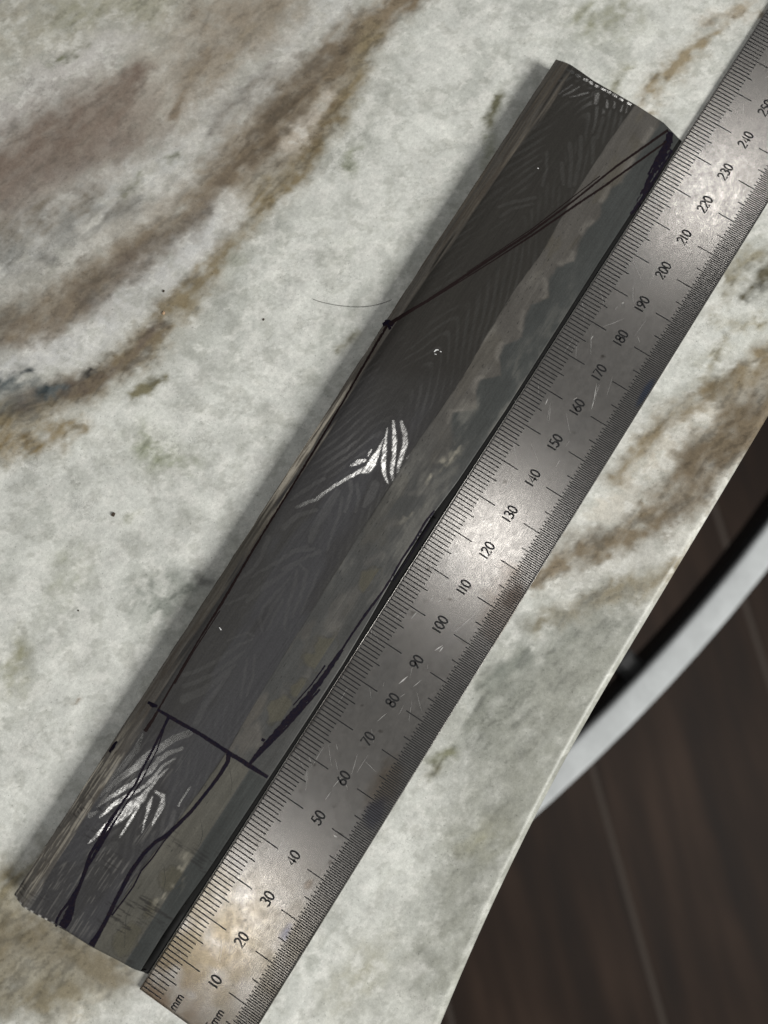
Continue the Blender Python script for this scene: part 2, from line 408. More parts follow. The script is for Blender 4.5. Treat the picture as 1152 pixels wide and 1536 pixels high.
counter = obj('countertop', me, mt_stone, kind='structure')
counter['label'] = 'polished cream granite countertop with brown and grey veins and a rounded front edge'

# ------------------------------------------------------------------ forged bar
ZB = np.array([(0, 4.5), (.05, 5.15), (.095, 5.55), (.12, 5.62), (.2, 5.46), (.63, 4.02), (.66, 3.9), (.70, 3.72), (.97, 2.55), (1, 2.3)])
_zt = np.linspace(0, 1, 400); _zv = np.interp(_zt, ZB[:, 0], ZB[:, 1]); _zv = np.convolve(np.pad(_zv, 8, 'edge'), np.ones(17) / 17, 'valid')
LEFT = np.array([(2, -33.3), (110, -35.05), (231, -36.85)])
RIGHT = np.array([(2, -1.8), (12, -2.0), (20, -1.8), (28, -1.3), (50, -1.0), (68, -.8), (81, -.8), (92, -1.2), (103, -1.8), (120, -2.0), (130, -1.3), (150, -.9), (194, -1.2), (231, -.9)])
def v_left(u): return np.interp(u, LEFT[:, 0], LEFT[:, 1])
def v_right(u): return np.interp(u, RIGHT[:, 0], RIGHT[:, 1])
def t_of(u, v): return np.clip((v - v_left(u)) / (v_right(u) - v_left(u)), 0, 1)
def u_bot(t): return np.interp(t, [0, .1, .4, .63, .85, .94, 1], [2.3, 1.9, 2.6, 2.6, 3.1, 3.2, 3.5])
def u_top(t): return np.interp(t, [0, .3, .63, .85, 1], [231.7, 231.2, 232.0, 232.2, 231.0])
def zbar(u, v):
    t = t_of(u, v)
    z = np.interp(t, _zt, _zv)
    # shallow hammer and grinding undulation
    z = z + .10 * fbm(u / 26, v / 14, 91, 2) + .030 * fbm(u / 7, v / 5, 95, 2) * (1 + smooth(.6, .72, t))
    # rounded ends
    e0 = np.clip((u - u_bot(t)) / .7, 0, 1); e1 = np.clip((u_top(t) - u) / .7, 0, 1)
    z = z - .55 * ((1 - e0) ** 2.2 + (1 - e1) ** 2.2)
    e2 = np.clip(np.minimum(v - v_left(u), v_right(u) - v) / .2, 0, 1)
    return z - .13 * (1 - e2) ** 2.2
ss = np.concatenate([np.linspace(0, .0045, 9)[:-1], np.linspace(.0045, .9955, 920), np.linspace(.9955, 1, 9)[1:]])
tb = np.concatenate([np.linspace(0, .012, 5)[:-1], np.linspace(.012, .988, 165), np.linspace(.988, 1, 5)[1:]])
SS, TT = np.meshgrid(ss, tb, indexing='ij')
BU = u_bot(TT) + (u_top(TT) - u_bot(TT)) * SS
BV = v_left(BU) + (v_right(BU) - v_left(BU)) * TT
BV = BV + .16 * fbm(BU / 5, TT * 0, 61, 3) * (1 - TT) ** 6
BZ = zbar(BU, BV)
t = TT
u, v = BU, BV
wob = lambda sc, sd: fbm(u / sc, v / sc, sd, 3)
streak = fbm(u / 16, v / .45, 101, 3)            # grinding lines along the bar
streak2 = fbm(u / 6, v / .22, 103, 2)
cross = fbm(u / .25, v / 5, 104, 2)
# crease between the etched middle and the right-hand bevel, measured on the bar
CRP = [(135.8, 1419), (215, 1300), (248, 1256), (296, 1192), (343, 1124), (380, 1059), (436, 967), (488, 884), (540, 800), (564, 763), (596, 711), (628, 660), (660, 616), (695, 564), (729, 504), (773, 433), (818, 371), (862, 291), (906, 224), (946, 167)]
CR = np.array(sorted(at(x, y, zbar) for x, y in CRP))
vc = np.interp(u, CR[:, 0], CR[:, 1]) + .12 * fbm(u / 3, v * 0, 5, 3)
DARK = lin((55, 54, 55)); TAN = lin((82, 79, 75)); GREY = lin((68, 68, 67)); STRIP = lin((62, 64, 63)); LTAN = lin((98, 94, 89)); OLIVE = lin((80, 76, 68))
steel = np.broadcast_to(DARK, u.shape + (3,)).copy()
def paint(c, cov):
    global steel
    steel = steel * (1 - cov[..., None]) + np.asarray(c) * cov[..., None]
paint(lin((56, 55, 54)), smooth(-.1, .3, fbm(u / 30, v / 9, 111, 3)) * .8)  # etch variation, with soft reflections along the bar painted as tone
paint(lin((66, 66, 69)), smooth(.05, .3, fbm(u / 24, v / 7, 113, 3)) * .5)
paint(lin((38, 35, 34)), smooth(133, 146, u + v * .5 - 6) * smooth(-2, -8, v - vc + 8 - 12 + 2) * .0 + .55 * smooth(146, 150, u - .6 * (v + 18)) * smooth(196, 170, u))
paint(lin((46, 44, 41)), smooth(120, 165, u))  # far half darker: the near half's broad sheen put into the colour
# right bevel: tan band, wavy edge, grey band, straight dark strip near the end
right = smooth(-.12, .12, v - vc)
paint(GREY, right)
wph = u / 9.6 * 6.283 + 5.0 * fbm(u / 22, v * 0, 7, 2)
wave = -7.6 + (1.5 + 1.6 * fbm(u / 17, v * 0, 18, 2)) * (1 - np.abs(np.sin(wph / 2 + .9 * (v + 7) / 6)) ** 1.3 * 1.2) + 2.2 * fbm(u / 13, v * 0, 8, 3) + smooth(150, 215, u) * 1.1 + .45 * fbm(u / 2.5, v / 1.5, 19, 4)
LOBES = crop([(660, 478), (622, 505), (592, 560), (590, 600), (548, 632), (512, 690), (497, 745), (440, 768), (412, 815), (411, 868), (348, 908), (328, 950)], 640, 60, .4444, zbar) + crop([(1045, 612), (1005, 700), (992, 825), (872, 878), (838, 955), (850, 1078), (705, 1108), (680, 1180), (688, 1298), (540, 1330), (490, 1400)], 560, 320, 260 / 1152, zbar)
LOBES = np.array(sorted(p[:2] for p in LOBES))
wl = np.interp(u, LOBES[:, 0], LOBES[:, 1]) + .5 * fbm(u / 2.5, v / 2.0, 19, 3)
sel = smooth(LOBES[0, 0] - 2, LOBES[0, 0] + 3, u)
wave = wave * (1 - sel) + wl * sel
soft_ = 1.45 - .85 * sel
band = right * smooth(1.15, -.85, (v - wave) / soft_)
paint(TAN, band * smooth(118, 150, u) * .95)
paint(TAN, band * smooth(120, 60, u) * smooth(.0, .3, fbm(u / 9, v / 4, 121, 3) + .12) * .8)
paint(OLIVE, band * smooth(.1, .4, fbm(u / 10, v / 3, 123, 3)) * .7 * (.4 + .6 * smooth(150, 190, u)))
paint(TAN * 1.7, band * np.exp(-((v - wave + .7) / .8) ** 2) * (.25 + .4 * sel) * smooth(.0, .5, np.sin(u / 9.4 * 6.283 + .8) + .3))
paint(STRIP, right * smooth(-.9, 1.1, (v - wave) / soft_) * smooth(120, 150, u) * .9)
paint(STRIP * .85, smooth(-.15, .15, v + 5.4) * smooth(51.5, 50.5, u) )
paint(lin((84, 82, 75)), right * smooth(51.5, 50.5, u) * smooth(.1, -.1, v + 5.6) * .8)
for cu, cv, r_ in ((8, -7.8, 2.6), (23, -6.9, 2.2), (15.5, -7.2, 1.6), (80, -6.0, 3.2), (65, -7.4, 2.2), (72, -6.2, 1.8), (100, -6.5, 2.0)):
    d_ = np.hypot((u - cu) / 1.6, v - cv) / r_ + .6 * wob(2.5, 131)
    paint(lin((78, 75, 64)), smooth(1.0, .7, d_) * .75 * smooth(.05, -.05, (v + 5.5)) if u is not None else d_)
    paint(lin((60, 57, 50)), np.exp(-((d_ - .95) / .05) ** 2) * .55)
# left bevel: pale ground steel, brownish toward the far end
lb = smooth(-30.2, -31.6, v + .7 * fbm(u / 30, v * 0, 141, 3) * 3 - 2.4 * smooth(70, 20, u) + 1.5 * smooth(170, 215, u) * 0)
lb = np.clip(smooth(.09, .06, t - .035 * smooth(75, 30, u) - .05 * smooth(165, 215, u) + .05 * fbm(u / 20, v / .8, 143, 3)), 0, 1)
paint(LTAN, lb * .85)
paint(lin((190, 182, 168)), lb * smooth(88, 112, u) * smooth(144, 124, u) * smooth(-.25, .2, streak) * .85)
paint(lin((92, 84, 72)), lb * smooth(150, 190, u) * smooth(-.15, .25, streak) * .5)
paint(lin((70, 64, 58)), lb * smooth(-.05, .3, streak2 + .5 * fbm(u / 9, v / .6, 145, 3)) * .7)
paint(lin((168, 162, 150)), lb * smooth(50, 36, u) * smooth(.12, .3, streak2) * .6)
paint(OLIVE * .9, lb * smooth(60, 85, u) * smooth(112, 95, u) * .5)
# damascus layers ---------------------------------------------------------
layer = np.zeros(u.shape); near = np.zeros(u.shape)
def lay(pts, ox, oy, k, s=1.0, hw=0.5):
    global layer, near
    P = crop([(p[0], p[1], p[2] * hw) for p in pts], ox, oy, k, zbar)
    d0 = dist_poly(u, v, [(a, b_, 1.0) for a, b_, w_ in P], 2.6); near = np.maximum(near, smooth(1.35, .75, d0))
    d = dist_poly(u + .25 * wob(1.6, 151), v + .25 * wob(1.6, 153), P, 1.6)
    layer = np.maximum(layer, s * smooth(1.2, .74, d))
A = (80, 1050, 240 / 1152)
for P in ([(645, 240, 6), (600, 350, 42), (540, 430, 42), (470, 510, 36), (400, 590, 24), (360, 625, 8)],
          [(975, 240, 50), (870, 280, 46), (760, 350, 56), (650, 430, 62), (560, 510, 52), (480, 570, 42), (400, 630, 34), (345, 690, 14)],
          [(925, 350, 22), (840, 380, 32), (760, 430, 42), (700, 500, 46), (620, 570, 42), (540, 620, 42), (470, 660, 36), (400, 710, 28), (315, 770, 12)],
          [(880, 418, 12), (800, 470, 26), (740, 530, 30), (690, 590, 32), (620, 650, 28), (540, 690, 38), (460, 730, 38), (400, 790, 32), (330, 850, 14)],
          [(830, 495, 12), (750, 560, 24), (690, 640, 32), (640, 710, 48), (570, 760, 84), (480, 840, 84), (400, 900, 52), (320, 970, 30), (255, 1035, 8)],
          [(740, 655, 20), (790, 690, 36), (785, 750, 44), (750, 820, 40), (708, 910, 12)],
          [(715, 690, 12), (690, 750, 36), (670, 820, 26), (635, 960, 8)],
          [(265, 830, 40), (330, 800, 10)],
          [(620, 760, 20), (560, 860, 30), (480, 990, 12)],
          [(900, 760, 16), (990, 620, 10)]): lay(P, *A)
B = (400, 600, 260 / 1152)
for P in ([(772, 260, 8), (740, 340, 30), (700, 420, 58), (670, 462, 56), (600, 484, 30), (520, 530, 25), (440, 580, 25), (330, 660, 25), (200, 710, 20)],
          [(800, 190, 10), (790, 280, 26), (780, 350, 36), (775, 430, 40), (780, 500, 30), (805, 550, 14)],
          [(840, 140, 18), (850, 230, 30), (850, 330, 34), (840, 420, 34), (830, 490, 30), (840, 535, 14)],
          [(892, 140, 22), (915, 220, 40), (922, 290, 40), (900, 370, 34), (880, 430, 28), (868, 500, 12)],
          [(1035, 260, 8), (980, 330, 22), (940, 390, 20), (890, 470, 8)],
          [(655, 400, 26), (610, 412, 42), (560, 440, 12)], [(695, 335, 16), (680, 370, 18)]): lay(P, *B)
for P in ([(380, 520, 20), (250, 600, 28), (160, 660, 16)], [(560, 540, 26), (560, 620, 26), (520, 740, 24)], [(600, 560, 24), (615, 640, 26), (590, 740, 20)], [(330, 730, 26), (200, 770, 30), (110, 850, 40)],
          [(470, 610, 40), (380, 760, 60), (300, 880, 40)], [(500, 650, 22), (480, 760, 22), (430, 900, 20)], [(310, 990, 22), (180, 1010, 22), (60, 1090, 22)], [(350, 1010, 18), (230, 1060, 22), (100, 1130, 22)], [(720, 560, 60), (690, 640, 70), (650, 700, 30)]): lay(P, *B, .26)
C = (740, 70, 280 / 1152)
for P in ([(492, 235, 10), (450, 260, 16), (405, 292, 8)], [(532, 250, 10), (480, 277, 16), (425, 305, 8)], [(582, 284, 14), (530, 296, 16), (470, 312, 8)], [(640, 300, 50), (632, 345, 30)], [(705, 330, 20), (700, 370, 26)], [(750, 345, 16), (745, 375, 18)], [(800, 360, 14), (785, 400, 14)], [(830, 370, 10), (815, 410, 10)], [(340, 180, 12), (370, 215, 20), (420, 210, 16)],
          [(380, 100, 14), (460, 145, 14)]): lay(P, *C, .6, .4)
for P in ([(475, 600, 30), (480, 700, 24), (470, 860, 26)], [(540, 560, 26), (540, 680, 26), (500, 850, 26)], [(420, 720, 24), (430, 850, 22)], [(330, 650, 20), (330, 760, 18), (300, 860, 18)], [(620, 560, 30), (610, 720, 20)], [(260, 930, 20), (120, 960, 24), (30, 990, 20)], [(240, 970, 18), (120, 1000, 20), (40, 1050, 20)], [(680, 440, 24), (640, 560, 22)]): lay(P, *C, .16)
for x in (480, 522, 570, 605, 640, 680, 715, 750, 790, 840):
    y = 155 + (x - 480) * .548
    lay([(x - 6, y - 3, 18), (x + 8, y + 5, 18)], *C)
Dd = (280, 780, 260 / 1152)
for P in ([(800, 180, 26), (700, 210, 26), (620, 270, 26), (530, 320, 22), (430, 380, 14)], [(880, 205, 20), (770, 262, 22), (700, 315, 24), (600, 390, 26), (500, 455, 44), (400, 540, 30)],
          [(745, 285, 16), (795, 340, 26), (780, 430, 26), (755, 520, 24), (700, 650, 18)], [(730, 325, 12), (722, 420, 28), (690, 520, 26), (660, 640, 24), (650, 730, 16)], [(690, 380, 14), (600, 480, 24), (512, 580, 24), (482, 660, 22), (505, 745, 12)], [(650, 460, 14), (560, 590, 24), (505, 700, 14)],
          [(640, 530, 16), (580, 640, 20), (540, 730, 12)], [(445, 770, 14), (400, 750, 16), (340, 770, 16), (270, 806, 10)], [(435, 790, 14), (350, 830, 24), (270, 890, 26), (190, 940, 24), (100, 990, 26), (-20, 1030, 26)], [(385, 868, 14), (300, 940, 26), (200, 1010, 28), (100, 1060, 28), (-20, 1105, 30)],
          [(330, 960, 14), (220, 1050, 36), (100, 1140, 50), (-20, 1190, 60)], [(295, 1000, 12), (200, 1130, 34), (120, 1230, 40), (60, 1350, 40)], [(400, 920, 16), (380, 1060, 20), (360, 1180, 14)], [(450, 900, 16), (440, 1050, 18), (400, 1170, 14)], [(320, 420, 18), (440, 330, 20), (500, 240, 26), (540, 120, 36)], [(260, 560, 14), (400, 500, 20)],
          [(860, 60, 50), (820, 140, 40)], [(880, 330, 16), (820, 480, 18), (760, 620, 14)], [(980, 60, 18), (930, 200, 16)]): lay(P, *Dd, .25)
# free plumes where the bar is only dimly lit: chevrons opening down the bar, repeating along it
axis = vc - 8.0 + 1.2 * fbm(u / 22, v * 0, 161, 2)
ww_ = v - axis
ph = u + 2.6 * np.sqrt(ww_ ** 2 + 1.2) + 3.0 * fbm(u / 15, v / 9, 163, 2) + 2.2 * np.sin(u / 4.9) * 0
chev = smooth(.1, .55, np.sin(ph / 4.2 * 6.283) + 1.1 * fbm(u / 8, v / 3, 165, 3) - .1)
free = smooth(-.15, .4, fbm(u / 12, v / 6, 167, 3) + .06) * (.55 + .45 * smooth(133, 140, u)) * 1
lit = np.exp(-((u - 126) / 12) ** 2) + np.exp(-((u - 31) / 12) ** 2) + smooth(218, 226, u)  # layers painted stronger at the spots where the lamps catch the bar
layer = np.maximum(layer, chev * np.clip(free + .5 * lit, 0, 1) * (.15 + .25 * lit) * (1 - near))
layer *= np.clip(1 - .28 * smooth(.02, .3, fbm(u / 2.2, v / .16, 189, 3)) - .14 * smooth(.05, .3, fbm(u / .2, v / 2.5, 191, 2)), 0, 1)
mid = smooth(.1, -.1, v - vc) * (1 - lb)
layer *= mid
for i in range(8):     # layer ends along the near rim, their bright glint painted in
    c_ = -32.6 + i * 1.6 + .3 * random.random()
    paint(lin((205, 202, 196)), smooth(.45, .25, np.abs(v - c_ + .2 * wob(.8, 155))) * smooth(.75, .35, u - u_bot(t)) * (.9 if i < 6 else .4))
# hairline crease and scratches
crease = np.exp(-((v - vc) / .10) ** 2) * (.4 + .6 * smooth(-.1, .2, fbm(u / 9, v * 0, 171, 2))) * smooth(225, 200, u)
paint(lin((22, 20, 20)), np.clip(crease, 0, 1) * .8)
paint(lin((108, 106, 103)), smooth(50, 34, u) * smooth(.13, .30, fbm(u / 5, v / .22, 181, 2)) * smooth(-.05, .2, fbm(u / 6, v / 3, 183, 2)) * .55 * (1 - right))
paint(lin((36, 34, 34)), smooth(40, 25, u) * smooth(.12, .3, fbm(u / .28, v / 4, 185, 2)) * smooth(-.05, .25, fbm(u / 5, v / 5, 187, 2)) * .7)
rough_zone = np.clip(right * .35 + lb * .8 + .5 * smooth(60, 30, u), 0, 1)
cloud = fbm(u / 9, v / 4, 193, 4); cloud2 = fbm(u / 2.2, v / 1.2, 195, 4)
steel *= (1 + (.13 + .25 * lb) * streak + .22 * lb * streak2 + right * (.20 * cloud + .10 * cloud2))[..., None]
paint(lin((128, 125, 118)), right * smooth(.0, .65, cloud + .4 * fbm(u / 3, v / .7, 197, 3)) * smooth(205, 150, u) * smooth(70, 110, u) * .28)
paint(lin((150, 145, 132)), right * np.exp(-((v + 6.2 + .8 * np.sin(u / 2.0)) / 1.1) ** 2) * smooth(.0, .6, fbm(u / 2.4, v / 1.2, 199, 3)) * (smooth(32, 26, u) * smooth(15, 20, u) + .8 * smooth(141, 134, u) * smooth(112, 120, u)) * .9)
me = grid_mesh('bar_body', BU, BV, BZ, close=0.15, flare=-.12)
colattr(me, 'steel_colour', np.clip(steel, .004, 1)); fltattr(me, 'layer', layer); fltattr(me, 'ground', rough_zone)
mt_bar, nt, b = mat('etched_steel')
c_ = attr(nt, 'steel_colour'); l_ = attr(nt, 'layer'); g_ = attr(nt, 'ground')
mx = N(nt, 'ShaderNodeMix', data_type='RGBA'); mx.inputs[7].default_value = (.12, .119, .116, 1)
nt.links.new(l_.outputs['Fac'], mx.inputs[0]); nt.links.new(c_.outputs['Color'], mx.inputs[6])
fn = ramp(nt, noise_node(nt, 2600, (1, 1, 1), 3), .3, .7, .86, 1.12)
st = ramp(nt, noise_node(nt, 1, (60, 5200, 60), 3), .3, .7, .88, 1.12)
cb = N(nt, 'ShaderNodeCombineXYZ'); f_ = math_(nt, 'MULTIPLY', fn, st)
for i in range(3): nt.links.new(f_, cb.inputs[i])
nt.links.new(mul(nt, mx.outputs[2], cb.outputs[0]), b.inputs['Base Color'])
nt.links.new(ramp(nt, l_.outputs['Fac'], 0, 1, .18, .97), b.inputs['Metallic'])
b.inputs['Specular IOR Level'].default_value = .2
r0 = ramp(nt, l_.outputs['Fac'], 0, 1, .42, .165)
r1 = math_(nt, 'ADD', r0, ramp(nt, noise_node(nt, 700, (1, 4, 1), 3), .3, .7, -.015, .03))
nt.links.new(math_(nt, 'ADD', r1, math_(nt, 'MULTIPLY', g_.outputs['Fac'], .06)), b.inputs['Roughness'])
hh = math_(nt, 'ADD', math_(nt, 'MULTIPLY', noise_node(nt, 1, (120, 6000, 120), 3), 1.0), math_(nt, 'MULTIPLY', noise_node(nt, 5000, (1, 1, 1), 2), .5))
bump(nt, b, math_(nt, 'MULTIPLY', hh, math_(nt, 'MULTIPLY', math_(nt, 'ADD', math_(nt, 'MULTIPLY', g_.outputs['Fac'], .9), .25), math_(nt, 'SUBTRACT', 1.0, math_(nt, 'MULTIPLY', l_.outputs['Fac'], .85)))), 0.00002, .6)
bar = thing('steel_bar', 117, -18, 0, 'dark forged steel bar with etched feather pattern and marker outline, beside the ruler', 'steel bar')
mt_side, nt, b = mat('black_side'); b.inputs['Base Color'].default_value = (.008, .008, .008, 1); b.inputs['Roughness'].default_value = .75; b.inputs['Specular IOR Level'].default_value = .2  # black side walls of the bar, flared out toward the ruler
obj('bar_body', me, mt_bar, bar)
me.materials.append(mt_side)

# ink lines drawn on the bar
mt_ink, nt, b = mat('marker_ink')
iw = noise_node(nt, 1800, (1, 1, 1), 3)
mx = N(nt, 'ShaderNodeMix', data_type='RGBA'); mx.inputs[6].default_value = (.004, .003, .010, 1); mx.inputs[7].default_value = (.010, .006, .010, 1)
nt.links.new(ramp(nt, iw, .4, .65), mx.inputs[0]); nt.links.new(mx.outputs[2], b.inputs['Base Color'])
b.inputs['Roughness'].default_value = .5; b.inputs['Specular IOR Level'].default_value = .1
mt_ink2, nt, b = mat('brown_ink')
b.inputs['Base Color'].default_value = (.011, .006, .006, 1); b.inputs['Roughness'].default_value = .5; b.inputs['Specular IOR Level'].default_value = .1
def ink(strokes, label=None, m_=None, rough=.25):
    s = Strips()
    for i, P in enumerate(strokes):
        s.line(crop([(p[0], p[1], p[2] * .62) for p in P], 0, 0, 1, zbar), None, zbar, .035 + .006 * i, sub=.45, rough=rough, seed=i)
    o = obj('marker_line', s.mesh('marker_line'), m_ or mt_ink, bar)
    if label: o['label'] = label
ink([[(236, 1064, 3), (256, 1076, 4.5), (300, 1101, 4.5), (340, 1127, 5), (375, 1149, 6), (402, 1166, 4)]], 'thick black line drawn straight across the bar')
ink([[(581, 488, 3), (548, 544, 2.6), (516, 600, 2.2), (460, 694, 2.4), (420, 759, 2.4), (380, 824, 2.4), (332, 906, 3), (300, 957, 2), (274, 1001, 2), (239, 1062, 2.2), (228, 1082, 4), (217, 1097, 4.5)], [(330, 916, 1.2), (290, 978, 1.2), (262, 1026, 1.2)]], 'long thin line along the left ridge', mt_ink2, .5)
ink([[(583, 487, 5), (640, 452, 3.2), (720, 399, 3.2), (796, 349, 2.8), (862, 300, 2.2), (924, 250, 2.4), (1002, 195, 3)], [(640, 454, 1), (740, 391, 1.5), (800, 352, 2.4), (862, 309, 2.6), (907, 279, 2.6), (1000, 212, 2.2)], [(700, 409, .8), (800, 342, 1.2), (900, 264, 1)]], 'double brown black line running diagonally across the far end', mt_ink2, .3)
ink([[(574, 487, 5), (582, 484, 9), (590, 488, 5)], [(578, 480, 3), (586, 494, 3)]], 'small dark blot at the corner of the outline', None, .8)
ink([[(1006, 198, 7), (1002, 214, 9), (994, 234, 8), (980, 260, 6), (968, 285, 6), (956, 308, 5), (946, 322, 3)], [(1006, 200, 3), (985, 238, 3), (972, 262, 2)], [(1008, 225, 3), (990, 255, 3), (970, 290, 2)]], 'heavy smeared ink along the far right edge', None, .7)
ink([[(374, 1147, 4), (390, 1126, 5), (420, 1093, 7), (446, 1064, 8), (470, 1036, 7), (492, 1006, 6), (508, 982, 5), (514, 974, 3)], [(394, 1112, 4), (396, 1108, 5)], [(440, 1058, 1.5), (468, 1026, 1.5), (488, 998, 2)], [(380, 1142, 2), (430, 1091, 2.5), (480, 1034, 2.5)]], 'thick scribbled ink stroke rising to the right edge', None, .45)
ink([[(512, 976, 2.4), (530, 948, 2.4), (548, 922, 3.2), (572, 890, 2.4), (588, 866, 3), (602, 840, 2.2), (620, 814, 3), (640, 782, 4), (652, 766, 2.5)], [(590, 872, 1.5), (620, 826, 1.5), (646, 784, 1.5)]], 'thin double line hugging the right edge', None, .4)
ink([[(253, 1076, 4), (245, 1092, 3), (232, 1119, 3), (216, 1149, 2.6), (204, 1175, 2.6), (182, 1206, 3), (161, 1238, 5), (148, 1262, 5), (136, 1280, 4), (120, 1327, 4), (103, 1354, 4), (92, 1367, 3), (86, 1378, 3), (84, 1390, 3)], [(250, 1082, 1.5), (236, 1124, 1.5), (212, 1172, 1.6), (176, 1226, 2), (150, 1268, 5), (132, 1300, 2.4), (118, 1335, 3), (110, 1352, 5), (106, 1366, 10), (100, 1380, 11), (93, 1393, 6)]], 'double line ending in a filled teardrop at the near end', None, .25)
ink([[(343, 1131, 6), (342, 1142, 5), (330, 1162, 4.5), (319, 1177, 4), (288, 1216, 4), (262, 1242, 5), (248, 1254, 5), (232, 1264, 4.5), (216, 1280, 5), (196, 1308, 5), (176, 1346, 5), (160, 1379, 5), (146, 1404, 6), (136, 1420, 6)], [(262, 1244, 2), (246, 1262, 1.6), (228, 1288, 1.8), (212, 1306, 2), (200, 1330, 1.8), (184, 1352, 2), (168, 1373, 2)]], 'wavering black line running to the near end', None, .25)
ink([[(222, 1053, 3), (230, 1058, 5), (236, 1060, 3)]], None, None, .8)
ink([[(164, 1128, 3), (170, 1120, 4), (176, 1112, 2)]], 'short dark nick on the left bevel', None, .8)
# a pale ding in the middle of the bar
mt_ding, nt, b = mat('bare_steel'); b.inputs['Base Color'].default_value = (.8, .8, .8, 1); b.inputs['Metallic'].default_value = .3; b.inputs['Roughness'].default_value = .35
for P in ([(651, 528, 1), (654, 525, 2), (658, 525, 1)], [(660, 527, 1), (662, 528, 1.6)], [(652, 531, 1), (655, 532, .6)], [(806, 252, .6), (808, 253, 2)], [(329, 941, .8), (332, 945, 1.4)], [(575, 496, 1), (570, 505, 1.6)]):
    s = Strips(); s.line(crop([(p[0], p[1], p[2] / 2) for p in P], 0, 0, 1, zbar), None, zbar, .03, sub=.2, rough=.8)
    obj('nick', s.mesh('nick'), mt_ding, bar)
mt_line, nt, b = mat('etched_hairline'); b.inputs['Base Color'].default_value = (.016, .015, .013, 1); b.inputs['Roughness'].default_value = .7
for P in ([(862, 370, .3), (872, 440, .6), (866, 484, .3)], [(753, 570, .3), (762, 625, .8), (754, 660, .8), (732, 694, .3)], [(614, 738, .3), (622, 800, .8), (612, 852, .5), (600, 870, .2)], [(494, 895, .3), (474, 940, .7), (470, 990, .6), (468, 1060, .3)]):
    s = Strips(); s.line(crop(P, 0, 1000, 460 / 1152, zbar), None, zbar, .028, sub=.3, rough=.6, seed=4)
    obj('hairline', s.mesh('hairline'), mt_line, bar)
# dark pits in the right bevel
mt_pit, nt, b = mat('pit'); b.inputs['Base Color'].default_value = (.012, .011, .01, 1); b.inputs['Roughness'].default_value = .8
s = Strips(); rp = random.Random(3)
for i in range(120):
    uu = rp.uniform(95, 222) if i < 95 else rp.uniform(8, 95); vv = float(np.interp(uu, CR[:, 0], CR[:, 1])) + rp.uniform(.6, 6.2) * rp.random() ** .5
    ln = rp.uniform(.12, .5); s.line([(uu - ln, vv, .02), (uu, vv + rp.uniform(-.06, .06), rp.uniform(.03, .08)), (uu + ln, vv, .02)], None, zbar, .025)
obj('pit_marks', s.mesh('pit_marks'), mt_pit, bar, kind='stuff')

# ------------------------------------------------------------------ steel ruler
RW, RL, RZ = 25.4, 311.0, .85
ru = np.concatenate([[0, .12, .3], np.arange(.6, RL - .6, .5), [RL - .3, RL - .12, RL]])
rv = np.concatenate([[0, .08, .2], np.arange(.5, RW - .4, .45), [RW - .2, RW - .08, RW]])
QU, QV = np.meshgrid(ru, rv, indexing='ij')
ed = np.minimum(np.minimum(QU, RL - QU), np.minimum(QV, RW - QV))
QZ = RZ - .06 * (1 - np.clip(ed / .2, 0, 1)) ** 2
rc = np.broadcast_to(lin((128, 125, 122)), QU.shape + (3,)).copy()
def rp_(c, cov):
    global rc
    rc = rc * (1 - cov[..., None]) + lin(c) * cov[..., None]
wr = fbm(QU / 4, QV / 4, 201, 4)
rp_((122, 120, 118), smooth(.0, .5, fbm(QU / 14, QV / 8, 203, 3)) * .5)
rp_((84, 70, 48), np.clip(np.exp(-((QU - 7) / 8) ** 2 - ((QV - 4) / 6) ** 2) * (1.0 + 1.6 * wr), 0, .9))
rp_((104, 92, 72), np.clip(np.exp(-((QU - 14) / 7) ** 2 - ((QV - 9) / 6) ** 2) * (.6 + 1.6 * wr), 0, .7))
rp_((92, 85, 72), smooth(52, 18, QU) * (.55 + .5 * wr))
rp_((92, 78, 66), np.clip(np.exp(-((QU - 2) / 3.5) ** 2 - ((QV - 5) / 8) ** 2) * (.5 + 1.2 * wr), 0, .7))
rp_((42, 36, 34), smooth(.62, .3, np.hypot((QU - 114.5) / 6.5, (QV - 23.4) / 4.6) + .55 * wr) * .85)
rp_((96, 84, 74), smooth(.95, .3, np.hypot((QU - 112) / 11, (QV - 22.6) / 6.5) + .55 * wr) * .55)
rp_((30, 28, 28), smooth(.9, .4, np.hypot((QU - 10.7) / 1.3, (QV - 2.9) / .9) + .9 * wr))
rp_((104, 92, 78), smooth(1.0, .2, np.hypot((QU - 64) / 8, (QV - 21) / 4) + .5 * wr) * .6)
rp_((60, 64, 84), smooth(1.0, .3, np.hypot((QU - 58) / 4, (QV - 22.5) / 2.4) + .7 * wr) * .6)
rp_((60, 66, 92), smooth(1.0, .3, np.hypot((QU - 27) / 2.6, (QV - 20) / 2) + .7 * wr) * .6)
rp_((48, 72, 110), smooth(1.0, .4, np.hypot((QU - 171) / 5, (QV - 24.4) / .9) + .6 * wr) * .7)
rp_((70, 66, 60), smooth(1.0, .4, np.hypot((QU - 27) / 1.8, (QV - 13.8) / 1.5) + .9 * wr) * .45)
rp_((88, 74, 60), smooth(1.0, .4, np.hypot((QU - 38) / 1.8, (QV - 18.6) / 1.0) + .9 * wr) * .5)
rp_((54, 46, 44), smooth(.9, .2, np.hypot((QU - 70) / 36, (QV - .1) / .55) + .8 * wr) * .6)
for _ in range(60):
    a_, b_ = random.uniform(0, 300), random.uniform(1, 24)
    rp_((60, 55, 50), smooth(1.0, .4, np.hypot(QU - a_, QV - b_) / random.uniform(.3, .6)) * random.uniform(.3, .8))
me = grid_mesh('blade', QU, QV, QZ, close=.12); colattr(me, 'blade_colour', np.clip(rc, 0, 1))
mt_rule, nt, b = mat('satin_steel')
